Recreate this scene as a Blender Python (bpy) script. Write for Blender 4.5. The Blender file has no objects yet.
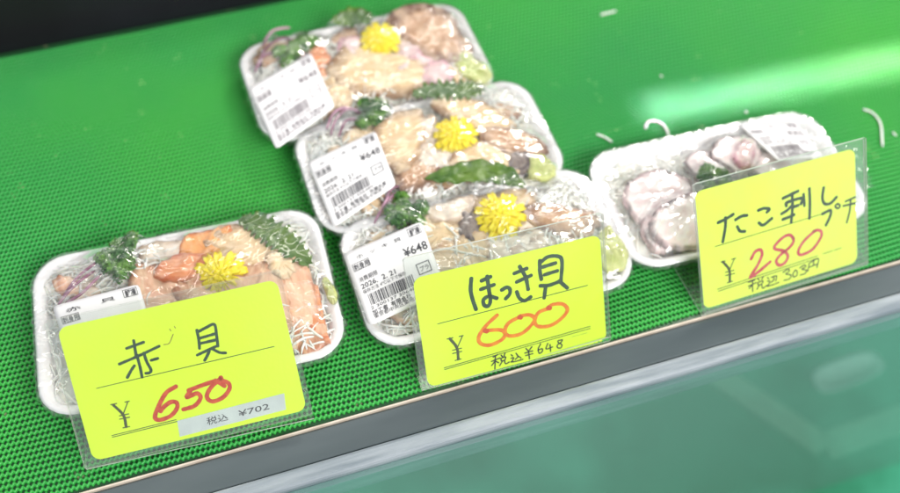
import bpy, math, random
import numpy as np
from mathutils import Vector, Matrix, noise
from mathutils.bvhtree import BVHTree

# camera axes (right, down, forward) in world coordinates
CAM = ([0.9501338119178281, -0.3104958528797738, 0.028949348782990353], [-0.2413351731788788, -0.7909259874009489, -0.5623107829666392], [0.19749195841152112, 0.5272839916006326, -0.8264190937801995])
# price cards: pose (x, y, z, yaw, lean, roll), sheet size, card rectangle and pen strokes, all in card millimetres
# packs: outlines of what lies in each tray, in shelf millimetres
CARDS = {1: {'pose': [-0.1044, 0.2394, 0.0045, -0.0608, 0.8191, 0.0412], 'size': [116.0, 80.0], 'card': [4.81, 2.97, 116.32, 74.9], 'ink': [('green_marker', 1.4, [[[35.09, 56.92], [43.96, 58.12]], [[39.43, 60.08], [38.67, 51.48]], [[29.71, 49.79], [40.26, 51.83], [50.92, 54.29]], [[36.65, 47.2], [34.44, 45.1], [31.83, 42.03]], [[39.14, 52.42], [39.2, 46.03], [38.89, 40.45]], [[42.74, 52.59], [43.08, 47.72], [44.09, 43.2], [43.03, 41.86], [41.21, 42.0]], [[45.38, 48.0], [48.8, 48.21]], [[71.15, 58.07], [70.89, 52.57], [70.25, 48.43]], [[71.16, 57.0], [75.85, 58.32], [80.33, 59.04], [80.18, 53.5], [79.52, 47.42]], [[71.71, 53.65], [79.77, 54.14]], [[71.2, 50.88], [79.51, 50.87]], [[68.34, 45.25], [73.74, 46.49], [79.36, 47.67]], [[74.64, 45.72], [72.89, 43.46], [71.34, 41.7]], [[76.47, 46.67], [79.54, 43.96], [82.49, 43.0]]]), ('thin_mark', 0.43, [[[53.32, 54.55], [56.1, 54.61], [58.81, 58.21], [59.23, 58.84]], [[58.14, 61.87], [58.45, 60.74]], [[60.65, 62.75], [61.06, 61.59]]]), ('printed_rule', 0.38, [[[15.77, 40.11], [107.27, 40.54]], [[17.0, 13.96], [50.07, 14.28]], [[17.04, 13.04], [50.44, 13.25]]]), ('printed_yen', 0.54, [[[29.01, 29.54], [25.24, 23.72]], [[23.22, 23.23], [27.83, 23.15]], [[22.9, 21.49], [27.82, 21.34]], [[20.51, 30.05], [23.39, 29.97]], [[27.63, 29.67], [29.78, 29.67]], [[23.4, 16.58], [26.71, 16.49]]]), ('printed_yen', 1.29, [[[21.7, 29.52], [25.14, 23.17], [25.03, 16.72]]]), ('red_marker', 2.05, [[[54.05, 31.58], [48.43, 29.38], [42.95, 23.05], [40.14, 18.3], [42.03, 16.2], [47.83, 16.95], [51.88, 20.12], [52.41, 23.08], [49.67, 24.15], [45.54, 22.37], [43.59, 20.59]], [[59.85, 28.02], [66.37, 28.97], [74.2, 29.82]], [[60.69, 27.81], [57.93, 24.63], [63.55, 25.45], [64.67, 22.51], [60.81, 19.27], [54.92, 18.75]], [[76.67, 30.1], [70.9, 26.65], [67.96, 22.46], [70.16, 19.34], [75.82, 20.17], [79.97, 23.71], [80.3, 26.85], [77.61, 29.17], [77.13, 30.79]], [[75.16, 29.0], [77.93, 25.97]]])], 'sticker': [[50.46, 13.55], [106.84, 14.73], [105.85, 5.79], [49.74, 4.88]]}, 2: {'pose': [0.0744, 0.2308, 0.0045, 0.0029, 0.5932, -0.0444], 'size': [113.0, 79.0], 'card': [3.71, 0.36, 110.7, 66.05], 'ink': [('green_marker', 2.07, [[[35.21, 58.21], [34.13, 51.63], [34.68, 45.51], [35.83, 39.81]], [[40.77, 55.62], [45.88, 56.67]], [[39.8, 50.77], [47.44, 51.56]], [[44.09, 57.36], [44.3, 49.03], [44.42, 43.03], [42.98, 40.03], [40.73, 40.97], [40.57, 44.25], [43.87, 45.57], [48.14, 43.29]], [[51.5, 47.45], [54.44, 48.25], [56.1, 46.65], [55.6, 43.8], [53.16, 41.78]], [[59.47, 55.27], [66.76, 56.39]], [[60.36, 49.97], [68.89, 51.76]], [[62.9, 58.51], [65.7, 51.36], [66.5, 44.06]], [[59.83, 44.17], [61.02, 40.04], [63.85, 37.78], [67.44, 39.05]], [[74.65, 59.11], [74.14, 53.4], [74.6, 47.99]], [[75.07, 58.08], [79.65, 60.22], [85.53, 59.03], [87.4, 55.44], [85.85, 44.06]], [[76.11, 55.03], [83.6, 55.54]], [[76.6, 50.21], [84.22, 50.71]], [[73.72, 44.3], [78.9, 43.38], [85.49, 44.15]], [[76.75, 43.32], [75.26, 36.52]], [[84.91, 44.3], [89.24, 39.08]]]), ('printed_rule', 0.44, [[[13.69, 36.84], [101.28, 37.62]], [[13.97, 9.71], [101.2, 11.96]], [[14.13, 8.66], [101.16, 10.61]]]), ('printed_yen', 0.6, [[[26.4, 26.02], [22.82, 19.9]], [[19.92, 19.05], [25.05, 18.95]], [[19.79, 17.08], [24.93, 16.98]], [[17.78, 26.56], [20.95, 26.47]], [[24.58, 26.26], [26.88, 26.27]], [[20.64, 12.48], [24.07, 12.46]]]), ('printed_yen', 1.52, [[[19.24, 26.43], [22.48, 19.99], [22.5, 12.86]]]), ('orange_marker', 2.07, [[[47.23, 33.26], [40.61, 28.86], [35.66, 23.38], [35.99, 18.96], [41.06, 16.4], [48.13, 17.7], [50.64, 20.77], [48.46, 23.79], [42.72, 25.25], [39.26, 25.53]], [[59.86, 28.86], [53.3, 26.86], [50.73, 22.6], [52.89, 18.97], [59.93, 18.42], [66.01, 21.82], [68.56, 25.47], [65.75, 28.61], [60.48, 29.31]], [[77.69, 29.65], [71.08, 28.49], [68.47, 23.66], [70.68, 20.04], [77.81, 18.89], [85.16, 21.98], [88.34, 26.08], [85.5, 30.16], [79.55, 31.25], [77.1, 29.8]]]), ('orange_dot', 2.5, [[[39.51, 25.84], [40.4, 25.23]], [[59.86, 28.86], [60.65, 28.3]], [[77.11, 30.04], [78.03, 29.45]]]), ('black_pen', 0.71, [[[42.37, 8.57], [45.1, 9.38]], [[41.07, 6.14], [46.14, 6.97]], [[43.67, 8.86], [42.53, 0.94]], [[43.02, 5.63], [40.93, 3.65]], [[43.38, 5.79], [45.06, 4.23]], [[47.04, 8.49], [47.69, 7.33]], [[49.43, 9.14], [48.64, 7.58]], [[46.59, 6.48], [49.42, 6.76], [48.86, 5.02], [46.97, 4.87], [46.59, 6.48]], [[47.54, 4.72], [45.54, 2.33]], [[48.61, 4.7], [49.07, 2.44], [51.21, 2.9]], [[52.85, 7.14], [53.52, 6.21]], [[52.51, 4.96], [54.04, 4.95], [53.24, 3.26], [52.27, 2.63], [55.56, 2.3], [59.48, 2.43]], [[55.81, 7.27], [56.64, 4.92], [55.04, 3.69]], [[56.66, 5.29], [58.36, 3.6]], [[61.81, 8.63], [63.14, 6.54]], [[65.38, 8.73], [63.12, 6.42]], [[60.96, 5.96], [65.61, 6.04]], [[61.23, 4.26], [65.53, 4.31]], [[63.24, 6.39], [63.25, 1.61]], [[70.65, 9.04], [68.96, 6.2], [69.44, 3.45], [71.26, 4.12], [71.35, 5.86], [69.42, 5.71]], [[74.93, 8.22], [73.71, 5.02], [77.7, 5.28]], [[76.21, 7.15], [76.25, 2.75]], [[83.62, 8.19], [81.2, 8.16], [81.5, 6.71], [83.25, 5.16], [82.57, 3.45], [80.77, 3.76], [80.48, 5.46], [83.08, 6.94], [83.86, 8.12]]]), ('fine_print', 0.27, [[[89.45, 8.38], [91.9, 8.4]], [[92.5, 8.37], [94.34, 8.42]], [[94.95, 8.4], [99.24, 8.47]]])]}, 3: {'pose': [0.2439, 0.2283, 0.0045, 0.0376, 0.6383, -0.0294], 'size': [113.0, 80.0], 'card': [0.46, 3.07, 106.03, 74.78], 'ink': [('green_marker', 1.76, [[[13.75, 53.21], [18.94, 54.17], [23.69, 55.6]], [[18.61, 54.84], [18.09, 49.19], [15.85, 41.03]], [[25.0, 52.03], [29.01, 53.09], [32.46, 52.66]], [[25.78, 47.66], [27.38, 44.47], [30.55, 43.41]], [[39.99, 53.75], [43.76, 53.95], [47.22, 52.62], [45.52, 51.2]], [[39.92, 46.14], [42.72, 44.03], [48.49, 46.53]], [[56.47, 56.73], [66.71, 58.54]], [[62.74, 58.03], [62.56, 49.48], [61.23, 40.54]], [[58.56, 51.62], [59.15, 53.54], [69.1, 53.61], [68.35, 50.35]], [[62.23, 50.71], [58.72, 48.71], [55.11, 47.64]], [[55.74, 44.01], [59.83, 44.38], [63.43, 44.88]], [[63.85, 49.74], [66.42, 49.91]], [[70.32, 55.6], [70.6, 48.65]], [[74.38, 58.02], [74.35, 48.88], [73.69, 40.02]], [[84.0, 56.15], [82.93, 50.24], [84.38, 46.21], [88.27, 45.5], [92.53, 48.15]], [[82.66, 40.38], [88.15, 41.13], [87.8, 37.5], [84.79, 32.75]]]), ('green_marker', 1.21, [[[93.21, 43.95], [94.75, 42.54], [94.06, 41.09], [92.36, 41.5], [91.61, 43.07], [93.21, 43.95]], [[98.73, 43.9], [105.37, 44.85]], [[97.09, 41.52], [105.55, 41.12]], [[102.3, 43.85], [101.51, 37.68], [99.23, 30.42]]]), ('printed_rule', 0.42, [[[10.62, 39.46], [82.92, 40.43]], [[10.15, 13.0], [78.27, 14.98]], [[10.7, 11.64], [78.23, 13.43]], [[82.22, 15.2], [88.81, 15.37]], [[90.14, 15.28], [94.78, 15.46]]]), ('printed_yen', 0.61, [[[22.42, 28.6], [18.91, 22.73]], [[16.16, 22.02], [21.72, 21.75]], [[16.06, 20.01], [22.0, 19.63]], [[13.78, 29.09], [16.48, 28.97]], [[20.81, 28.79], [23.3, 28.86]], [[16.82, 15.22], [20.17, 15.18]]]), ('printed_yen', 1.45, [[[15.0, 28.89], [18.67, 22.79], [18.57, 15.48]]]), ('pink_marker', 1.82, [[[33.4, 25.52], [36.44, 29.24], [39.97, 29.41], [40.72, 26.01], [37.33, 20.33], [32.03, 14.37], [37.14, 15.93], [45.93, 20.15]], [[62.17, 30.63], [60.07, 33.16], [56.25, 33.3], [51.04, 30.49], [49.27, 27.62], [55.29, 24.44], [57.96, 20.43], [55.65, 16.84], [51.79, 16.38], [49.99, 19.47], [52.65, 22.38], [59.17, 25.48], [62.09, 28.29], [62.17, 30.63]], [[76.79, 31.12], [69.53, 27.02], [65.23, 21.94], [66.68, 18.84], [74.5, 19.86], [80.54, 25.48], [81.43, 29.39], [78.75, 31.23], [76.13, 31.05]]]), ('black_pen', 0.67, [[[30.64, 11.47], [35.07, 11.76]], [[30.55, 9.07], [35.87, 9.86]], [[33.44, 11.95], [33.14, 4.85]], [[33.07, 9.14], [30.85, 7.41]], [[36.98, 11.99], [37.94, 10.77]], [[40.79, 12.22], [39.73, 10.92]], [[36.87, 9.48], [40.18, 9.83], [39.73, 8.13], [37.19, 7.94], [36.87, 9.48]], [[37.81, 7.65], [36.08, 5.55]], [[39.33, 7.62], [39.99, 5.03], [42.71, 6.02]], [[43.53, 10.9], [44.26, 9.99]], [[43.19, 8.57], [44.84, 8.38], [44.13, 6.5], [43.07, 5.44], [46.89, 5.31], [51.0, 5.59]], [[46.06, 10.25], [49.64, 10.18], [48.87, 7.1]], [[47.73, 10.67], [47.65, 8.39], [45.68, 7.07]], [[54.15, 11.08], [57.41, 12.17], [58.65, 10.89], [56.02, 9.52], [59.33, 8.06], [58.48, 5.86], [54.61, 5.87]], [[62.51, 10.29], [60.89, 8.27], [61.33, 6.11], [63.43, 6.78], [63.77, 9.12], [62.51, 10.29]], [[65.64, 10.82], [68.78, 11.71], [69.78, 10.38], [67.02, 9.5], [70.22, 7.97], [68.87, 6.13], [65.61, 6.11]], [[72.31, 12.03], [71.11, 7.02]], [[72.3, 11.91], [78.62, 13.1], [77.41, 7.5]], [[75.32, 12.24], [75.25, 10.09]], [[72.36, 9.37], [77.61, 9.87]]])]}}
PACKS = {'left': {'label': [[-106.5, 329.4], [-59.3, 327.9], [-54.8, 282.4], [-98.7, 281.9]], 'slices': [('orange', 0.023, [[-32.2, 345.0], [-28.4, 354.0], [-16.5, 359.2], [-7.3, 352.7], [-6.0, 338.4], [-16.5, 334.5], [-27.5, 336.4]]), ('tan', 0.024, [[-13.9, 347.4], [1.7, 352.9], [12.0, 340.9], [22.8, 328.9], [24.4, 318.4], [10.9, 314.2], [-2.2, 319.6], [-10.8, 333.5]]), ('deep', 0.026, [[-45.7, 334.3], [-35.8, 340.4], [-23.8, 338.2], [-17.2, 331.2], [-22.6, 325.9], [-32.7, 325.5], [-42.2, 328.4]]), ('pale', 0.021, [[-53.8, 354.4], [-42.2, 359.6], [-28.6, 348.2], [-34.6, 340.0], [-44.6, 337.4], [-51.2, 342.2]]), ('blush', 0.024, [[-62.6, 320.3], [-62.3, 333.8], [-53.2, 339.4], [-39.7, 329.7], [-29.3, 318.9], [-38.1, 306.1], [-52.0, 303.8], [-60.8, 309.8]]), ('pale', 0.024, [[11.7, 339.6], [20.3, 341.3], [25.3, 332.5], [19.5, 327.1], [12.2, 330.7]]), ('tan', 0.026, [[12.9, 327.7], [22.1, 327.7], [25.2, 318.3], [19.6, 311.5], [13.0, 317.7]]), ('blush', 0.022, [[17.9, 316.1], [27.8, 318.8], [31.4, 305.0], [31.3, 286.0], [34.5, 271.8], [26.8, 267.6], [18.0, 267.8], [15.2, 284.3]]), ('deep', 0.021, [[28.9, 299.6], [36.6, 298.5], [41.6, 282.1], [41.5, 272.8], [32.9, 270.2], [27.0, 277.9]]), ('blush', 0.024, [[-30.4, 318.6], [-5.1, 319.1], [16.3, 313.2], [15.1, 283.1], [1.4, 271.1], [-22.9, 285.1]]), ('tan', 0.023, [[-62.0, 310.8], [-30.4, 304.3], [-12.6, 282.5], [-25.8, 270.7], [-56.0, 280.0]])], 'parsley': [[-81.7, 353.8], [-76.5, 360.7], [-67.7, 363.8], [-58.5, 361.0], [-52.3, 353.3], [-52.9, 342.1], [-60.0, 335.2], [-67.9, 333.5], [-74.1, 344.4]], 'flower': ([-15.6, 321.0], 12.5, 0.03), 'leaf': ('shiso', 0.024, [[1.3, 356.8], [10.1, 351.1], [19.5, 340.1], [26.6, 327.8], [33.4, 315.0]], 7.5), 'stalks': [[[-101.4, 333.5], [-91.7, 342.8], [-78.5, 352.7]], [[-103.9, 330.3], [-93.9, 338.0], [-81.5, 346.6]], [[-99.6, 330.3], [-89.6, 332.6], [-78.6, 342.9]]], 'wasabi': [[37.8, 304.3], [42.4, 304.2], [43.9, 292.0], [39.7, 289.2]]}, 'front': {'label': [[53.9, 317.3], [101.5, 320.7], [102.4, 274.5], [55.9, 267.4]], 'slices': [('pale', 0.025, [[114.1, 347.1], [122.1, 348.7], [135.1, 334.5], [132.2, 326.1], [120.9, 321.9], [111.3, 326.4], [107.8, 335.0]]), ('tan', 0.022, [[138.5, 340.6], [150.2, 346.6], [163.7, 339.3], [172.7, 328.7], [167.9, 316.0], [152.4, 316.9], [139.4, 324.7]]), ('brown', 0.023, [[166.4, 315.7], [180.3, 315.4], [199.6, 307.2], [201.3, 296.0], [184.4, 293.6], [169.1, 302.7]]), ('grey', 0.025, [[125.9, 321.9], [131.1, 326.4], [133.7, 319.5], [133.4, 307.7], [126.4, 305.3], [122.7, 312.4]]), ('tan', 0.022, [[102.8, 326.7], [115.3, 327.4], [125.5, 316.8], [117.9, 301.3], [102.0, 304.7]]), ('brown', 0.021, [[91.1, 328.7], [103.4, 328.7], [106.7, 315.7], [101.6, 303.4], [91.2, 308.7]]), ('pale', 0.022, [[134.7, 311.0], [150.5, 303.1], [168.9, 302.0], [177.6, 291.9], [156.5, 285.9], [133.3, 289.4]]), ('tan', 0.021, [[102.6, 306.7], [132.6, 304.9], [149.6, 283.6], [130.0, 263.0], [97.9, 272.9]]), ('pale', 0.021, [[152.5, 291.4], [183.0, 289.5], [191.6, 272.2], [175.6, 255.9], [148.5, 264.2]])], 'parsley': [[81.8, 338.4], [88.3, 344.0], [97.1, 344.5], [107.1, 340.7], [107.4, 333.6], [101.0, 325.0], [91.3, 324.9], [82.4, 327.6]], 'flower': ([148.3, 314.3], 12.5, 0.031), 'leaf': ('plain', 0.027, [[113.1, 352.1], [129.0, 350.5], [147.3, 348.2], [160.4, 340.2], [167.9, 330.8]], 6.5), 'stalks': [[[86.6, 346.9], [93.3, 352.7], [101.0, 353.5]], [[87.0, 343.7], [93.1, 348.0], [98.1, 348.1]], [[76.6, 333.1], [85.4, 342.6], [91.3, 350.1]]], 'wasabi': [[198.4, 284.1], [206.3, 290.7], [210.2, 282.0], [210.1, 267.3], [202.3, 261.1], [193.5, 263.8]]}, 'middle': {'label': [[50.0, 388.5], [94.8, 394.5], [95.8, 351.8], [53.3, 337.2]], 'slices': [('tan', 0.028, [[97.2, 397.0], [108.3, 404.0], [125.3, 404.1], [125.0, 390.4], [116.2, 374.6], [105.3, 365.6], [98.1, 373.5]]), ('pale', 0.027, [[122.4, 394.7], [132.5, 397.7], [133.0, 383.0], [124.7, 372.9], [116.9, 376.9]]), ('tan', 0.028, [[140.3, 405.8], [156.8, 405.3], [172.9, 393.4], [178.6, 377.8], [171.1, 369.8], [157.8, 378.9], [146.0, 392.7]]), ('brown', 0.027, [[157.6, 378.1], [176.1, 374.3], [189.3, 365.3], [194.2, 355.4], [181.8, 354.1], [165.2, 362.4]]), ('grey', 0.026, [[170.8, 363.3], [183.2, 361.2], [177.4, 345.6], [169.7, 339.0], [166.0, 349.9]]), ('tan', 0.027, [[148.0, 369.2], [165.2, 362.4], [168.6, 345.0], [157.3, 340.4], [140.7, 347.8], [134.5, 357.7]]), ('brown', 0.026, [[101.0, 366.2], [115.6, 368.3], [125.3, 358.9], [116.3, 350.4], [101.1, 351.8]]), ('pale', 0.026, [[117.9, 375.8], [132.6, 371.4], [136.5, 353.9], [122.5, 350.1], [116.2, 360.0]])], 'parsley': [[85.9, 416.8], [94.3, 424.0], [106.2, 424.0], [114.0, 419.0], [109.9, 409.6], [99.7, 405.8], [88.1, 405.8]], 'flower': ([141.4, 377.5], 11.5, 0.034), 'leaf': ('shiso', 0.029, [[124.9, 415.6], [137.1, 416.5], [149.5, 413.6], [161.8, 410.0], [169.7, 409.5]], 7.0), 'stalks': [[[68.8, 405.6], [75.2, 415.7], [85.7, 421.3], [94.8, 411.6]], [[73.1, 402.7], [80.8, 412.3], [89.6, 411.4]], [[67.6, 411.1], [75.3, 420.9], [85.4, 424.9]]], 'wasabi': [[179.1, 350.0], [187.9, 352.3], [193.9, 345.6], [192.2, 336.3], [182.3, 334.5], [176.5, 339.4]]}, 'back': {'label': [[28.3, 459.3], [72.9, 470.9], [76.9, 424.0], [34.2, 404.4]], 'slices': [('brown', 0.027, [[135.5, 490.3], [151.3, 495.8], [166.5, 487.3], [174.7, 468.8], [172.6, 449.8], [160.1, 445.8], [146.0, 455.7], [135.4, 473.4]]), ('tan', 0.026, [[90.2, 463.7], [105.6, 470.6], [126.0, 457.9], [140.4, 448.9], [141.9, 431.6], [123.9, 427.8], [99.3, 435.1], [87.0, 446.0]]), ('pink', 0.026, [[93.1, 480.1], [104.0, 484.7], [111.7, 472.7], [105.7, 461.0], [92.9, 461.0]]), ('tan', 0.025, [[74.9, 450.6], [87.7, 454.2], [91.5, 438.4], [83.7, 426.4], [75.5, 432.4]]), ('pink', 0.026, [[129.9, 471.2], [142.1, 465.7], [141.5, 452.3], [129.1, 452.2]]), ('pink', 0.026, [[143.0, 446.2], [156.2, 444.2], [155.5, 427.6], [144.0, 425.5], [138.7, 434.4]]), ('deep', 0.025, [[73.4, 477.3], [81.8, 478.6], [83.7, 464.7], [77.1, 451.8], [73.3, 460.3]]), ('tan', 0.022, [[45.9, 500.2], [57.9, 514.6], [75.9, 517.4], [76.8, 507.0], [61.4, 499.6], [48.6, 487.8]])], 'parsley': [[51.8, 481.6], [59.3, 490.9], [73.2, 492.6], [84.2, 487.5], [80.2, 477.0], [67.7, 475.0], [56.0, 470.9]], 'flower': ([120.1, 472.4], 11.0, 0.033), 'leaf': ('plain', 0.028, [[91.9, 495.9], [102.4, 496.8], [111.3, 496.2], [118.0, 490.3]], 7.0), 'stalks': [[[38.5, 476.2], [46.5, 489.0], [59.9, 494.8], [67.5, 486.7]], [[34.9, 471.7], [42.1, 480.8], [51.8, 485.6]], [[44.8, 493.4], [53.5, 502.6], [66.3, 504.8]]], 'wasabi': [[161.2, 444.8], [171.2, 449.5], [180.3, 439.2], [182.4, 425.3], [173.1, 422.5], [163.6, 430.9]]}, 'right': {'label': [[320.0, 340.4], [357.2, 332.4], [359.9, 303.1], [327.6, 304.5]], 'slices': [('octo', 0.023, [[226.7, 308.4], [235.8, 319.9], [249.0, 322.5], [262.1, 318.5], [268.8, 310.0], [267.0, 299.3], [254.8, 292.0], [240.8, 290.1], [228.7, 292.2]]), ('octo', 0.026, [[232.3, 284.3], [244.1, 293.0], [257.6, 296.6], [271.7, 295.5], [279.4, 286.9], [278.4, 268.0], [260.6, 258.6], [245.1, 259.7], [234.1, 270.3]]), ('octo', 0.022, [[275.1, 325.4], [287.1, 330.2], [295.3, 324.3], [299.6, 316.3], [290.5, 309.2], [278.6, 312.8]]), ('octo', 0.024, [[292.4, 325.1], [302.9, 332.2], [316.7, 331.5], [323.3, 322.7], [319.1, 312.1], [305.6, 306.2], [295.9, 314.1]]), ('octo', 0.021, [[228.4, 287.7], [236.0, 293.1], [239.7, 281.2], [236.5, 268.8], [229.8, 272.3]]), ('pink', 0.027, [[303.8, 319.1], [315.0, 325.9], [317.7, 316.6], [308.1, 306.2], [302.5, 311.2]]), ('octo', 0.022, [[319.7, 318.7], [331.9, 315.0], [337.0, 305.1], [326.3, 298.4], [313.9, 303.8]])], 'parsley': [[276.0, 307.0], [282.4, 311.5], [291.4, 310.5], [294.0, 304.8], [289.2, 298.2], [276.8, 300.3]], 'flower': None, 'leaf': None, 'stalks': [], 'wasabi': None}}
SHREDS = [[[238.6, 374.6], [242.6, 370.7], [246.0, 365.2]], [[271.5, 369.2], [275.9, 374.3], [281.4, 373.6], [284.7, 368.0], [283.9, 360.1], [279.6, 356.9]], [[420.6, 343.1], [425.3, 338.0], [425.2, 327.8], [415.6, 309.9]], [[285.1, 477.8], [291.5, 478.1], [297.9, 478.4]], [[343.0, 364.4], [343.5, 362.4]], [[301.8, 411.2], [302.3, 409.0]], [[331.2, 326.4], [332.4, 326.1]], [[429.1, 319.3], [429.8, 315.5]]]

LOWBARS = [((0.3822, 0.3519), (0.4591, 0.2301), 0.012), ((0.4591, 0.2301), (0.6106, 0.2343), 0.013)]
LOWBLOB = (0.519, 0.2903)
STRIPE = (0.3875, 0.3802, 0.218, -0.0404, 0.05)
R = random.Random(7)
scn = bpy.context.scene
COL = scn.collection

# ------------------------------------------------------------------ helpers
def link(o): COL.objects.link(o); return o

def mesh_obj(name, verts, faces, mat, parent=None, smooth=True):
    me = bpy.data.meshes.new(name); me.from_pydata([tuple(v) for v in verts], [], faces); me.update()
    for m in (mat if isinstance(mat, (list, tuple)) else [mat]): me.materials.append(m)
    if smooth: me.polygons.foreach_set('use_smooth', [True] * len(me.polygons))
    o = bpy.data.objects.new(name, me)
    if parent: o.parent = parent
    return link(o)

def thing(name, label, cat, loc=(0, 0, 0), group=None):
    o = bpy.data.objects.new(name, None); o.location = loc; o.empty_display_size = .02
    o['label'] = label; o['category'] = cat
    if group: o['group'] = group
    return link(o)

def tag(o, label, cat, group=None):
    o['label'] = label; o['category'] = cat
    if group: o['group'] = group
    return o

class MB:
    def __init__(s): s.v = []; s.f = []
    def add(s, vs, fs):
        n = len(s.v); s.v += vs; s.f += [tuple(i + n for i in f) for f in fs]
    def box(s, a, b):
        (x0, y0, z0), (x1, y1, z1) = a, b
        s.add([(x0,y0,z0),(x1,y0,z0),(x1,y1,z0),(x0,y1,z0),(x0,y0,z1),(x1,y0,z1),(x1,y1,z1),(x0,y1,z1)],
              [(3,2,1,0),(4,5,6,7),(0,1,5,4),(1,2,6,5),(2,3,7,6),(3,0,4,7)])
    def tube(s, pts, r, n=5, flat=1., taper=True):
        pts = [Vector(p) for p in pts]; vs = []; m = len(pts)
        for i, p in enumerate(pts):
            t = (pts[min(i+1, m-1)] - pts[max(i-1, 0)]); t = t.normalized() if t.length > 1e-9 else Vector((1,0,0))
            a = t.cross(Vector((0,0,1))); a = a.normalized() if a.length > 1e-6 else Vector((0,1,0)); b = t.cross(a)
            rr = r * ((.45 if i in (0, m-1) else 1.) if taper else 1.)
            for k in range(n):
                q = 2*math.pi*k/n; vs.append(tuple(p + a*math.cos(q)*rr + b*math.sin(q)*rr*flat))
        fs = [(i*n+k, i*n+(k+1) % n, (i+1)*n+(k+1) % n, (i+1)*n+k) for i in range(m-1) for k in range(n)]
        fs += [tuple(range(n))[::-1], tuple((m-1)*n+k for k in range(n))]
        s.add(vs, fs)
    def build(s, name, mat, parent=None, smooth=True): return mesh_obj(name, s.v, s.f, mat, parent, smooth)

def bevel(o, w, seg=2):
    m = o.modifiers.new('bevel', 'BEVEL'); m.width = w; m.segments = seg; m.limit_method = 'ANGLE'; return o

def catmull(P, n=8, closed=False):
    P = [Vector(p) for p in P]; out = []; N = len(P)
    if N < 3 and not closed:
        return [P[0].lerp(P[-1], i/6) for i in range(7)]
    rng = range(N) if closed else range(N-1)
    for i in rng:
        if closed: p0, p1, p2, p3 = P[i-1], P[i], P[(i+1) % N], P[(i+2) % N]
        else:
            p1, p2 = P[i], P[i+1]; p0 = P[i-1] if i else p1*2-p2; p3 = P[i+2] if i+2 < N else p2*2-p1
        for k in range(n):
            t = k/n
            out.append(.5*((2*p1)+(p2-p0)*t+(2*p0-5*p1+4*p2-p3)*t*t+(3*p1-p0-3*p2+p3)*t**3))
    if not closed: out.append(P[-1].copy())
    return out

def nz(x, y, z=0., s=1.): return noise.noise(Vector((x*s, y*s, z)))

# ------------------------------------------------------------------ materials
def new_mat(name):
    m = bpy.data.materials.new(name); m.use_nodes = True
    nt = m.node_tree; b = nt.nodes['Principled BSDF']
    return m, nt, nt.nodes, nt.links, b

def pmat(name, col, rough=.5, col2=None, scale=200., bump=0., bscale=None, sss=0., sssr=.004, metal=0., spec=.5, coat=0., detail=4., stretch=None, lo=.35, hi=.65):
    m, nt, N, L, b = new_mat(name)
    b.inputs['Base Color'].default_value = (*col, 1); b.inputs['Roughness'].default_value = rough
    b.inputs['Metallic'].default_value = metal; b.inputs['Specular IOR Level'].default_value = spec
    b.inputs['Coat Weight'].default_value = coat; b.inputs['Coat Roughness'].default_value = .08
    if sss:
        b.inputs['Subsurface Weight'].default_value = sss; b.inputs['Subsurface Radius'].default_value = (1, .6, .45); b.inputs['Subsurface Scale'].default_value = sssr
    tc = N.new('ShaderNodeTexCoord'); vec = tc.outputs['Object']
    if stretch:
        mp = N.new('ShaderNodeMapping'); mp.inputs['Scale'].default_value = stretch; L.new(vec, mp.inputs[0]); vec = mp.outputs[0]
    if col2:
        t = N.new('ShaderNodeTexNoise'); t.inputs['Scale'].default_value = scale; t.inputs['Detail'].default_value = detail; L.new(vec, t.inputs['Vector'])
        r = N.new('ShaderNodeValToRGB'); r.color_ramp.elements[0].position = lo; r.color_ramp.elements[1].position = hi
        r.color_ramp.elements[0].color = (*col, 1); r.color_ramp.elements[1].color = (*col2, 1)
        L.new(t.outputs['Fac'], r.inputs[0]); L.new(r.outputs[0], b.inputs['Base Color'])
    if bump:
        t2 = N.new('ShaderNodeTexNoise'); t2.inputs['Scale'].default_value = bscale or scale; t2.inputs['Detail'].default_value = 4; L.new(vec, t2.inputs['Vector'])
        bp = N.new('ShaderNodeBump'); bp.inputs['Strength'].default_value = bump; bp.inputs['Distance'].default_value = .001
        L.new(t2.outputs['Fac'], bp.inputs['Height']); L.new(bp.outputs[0], b.inputs['Normal'])
    return m

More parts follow.
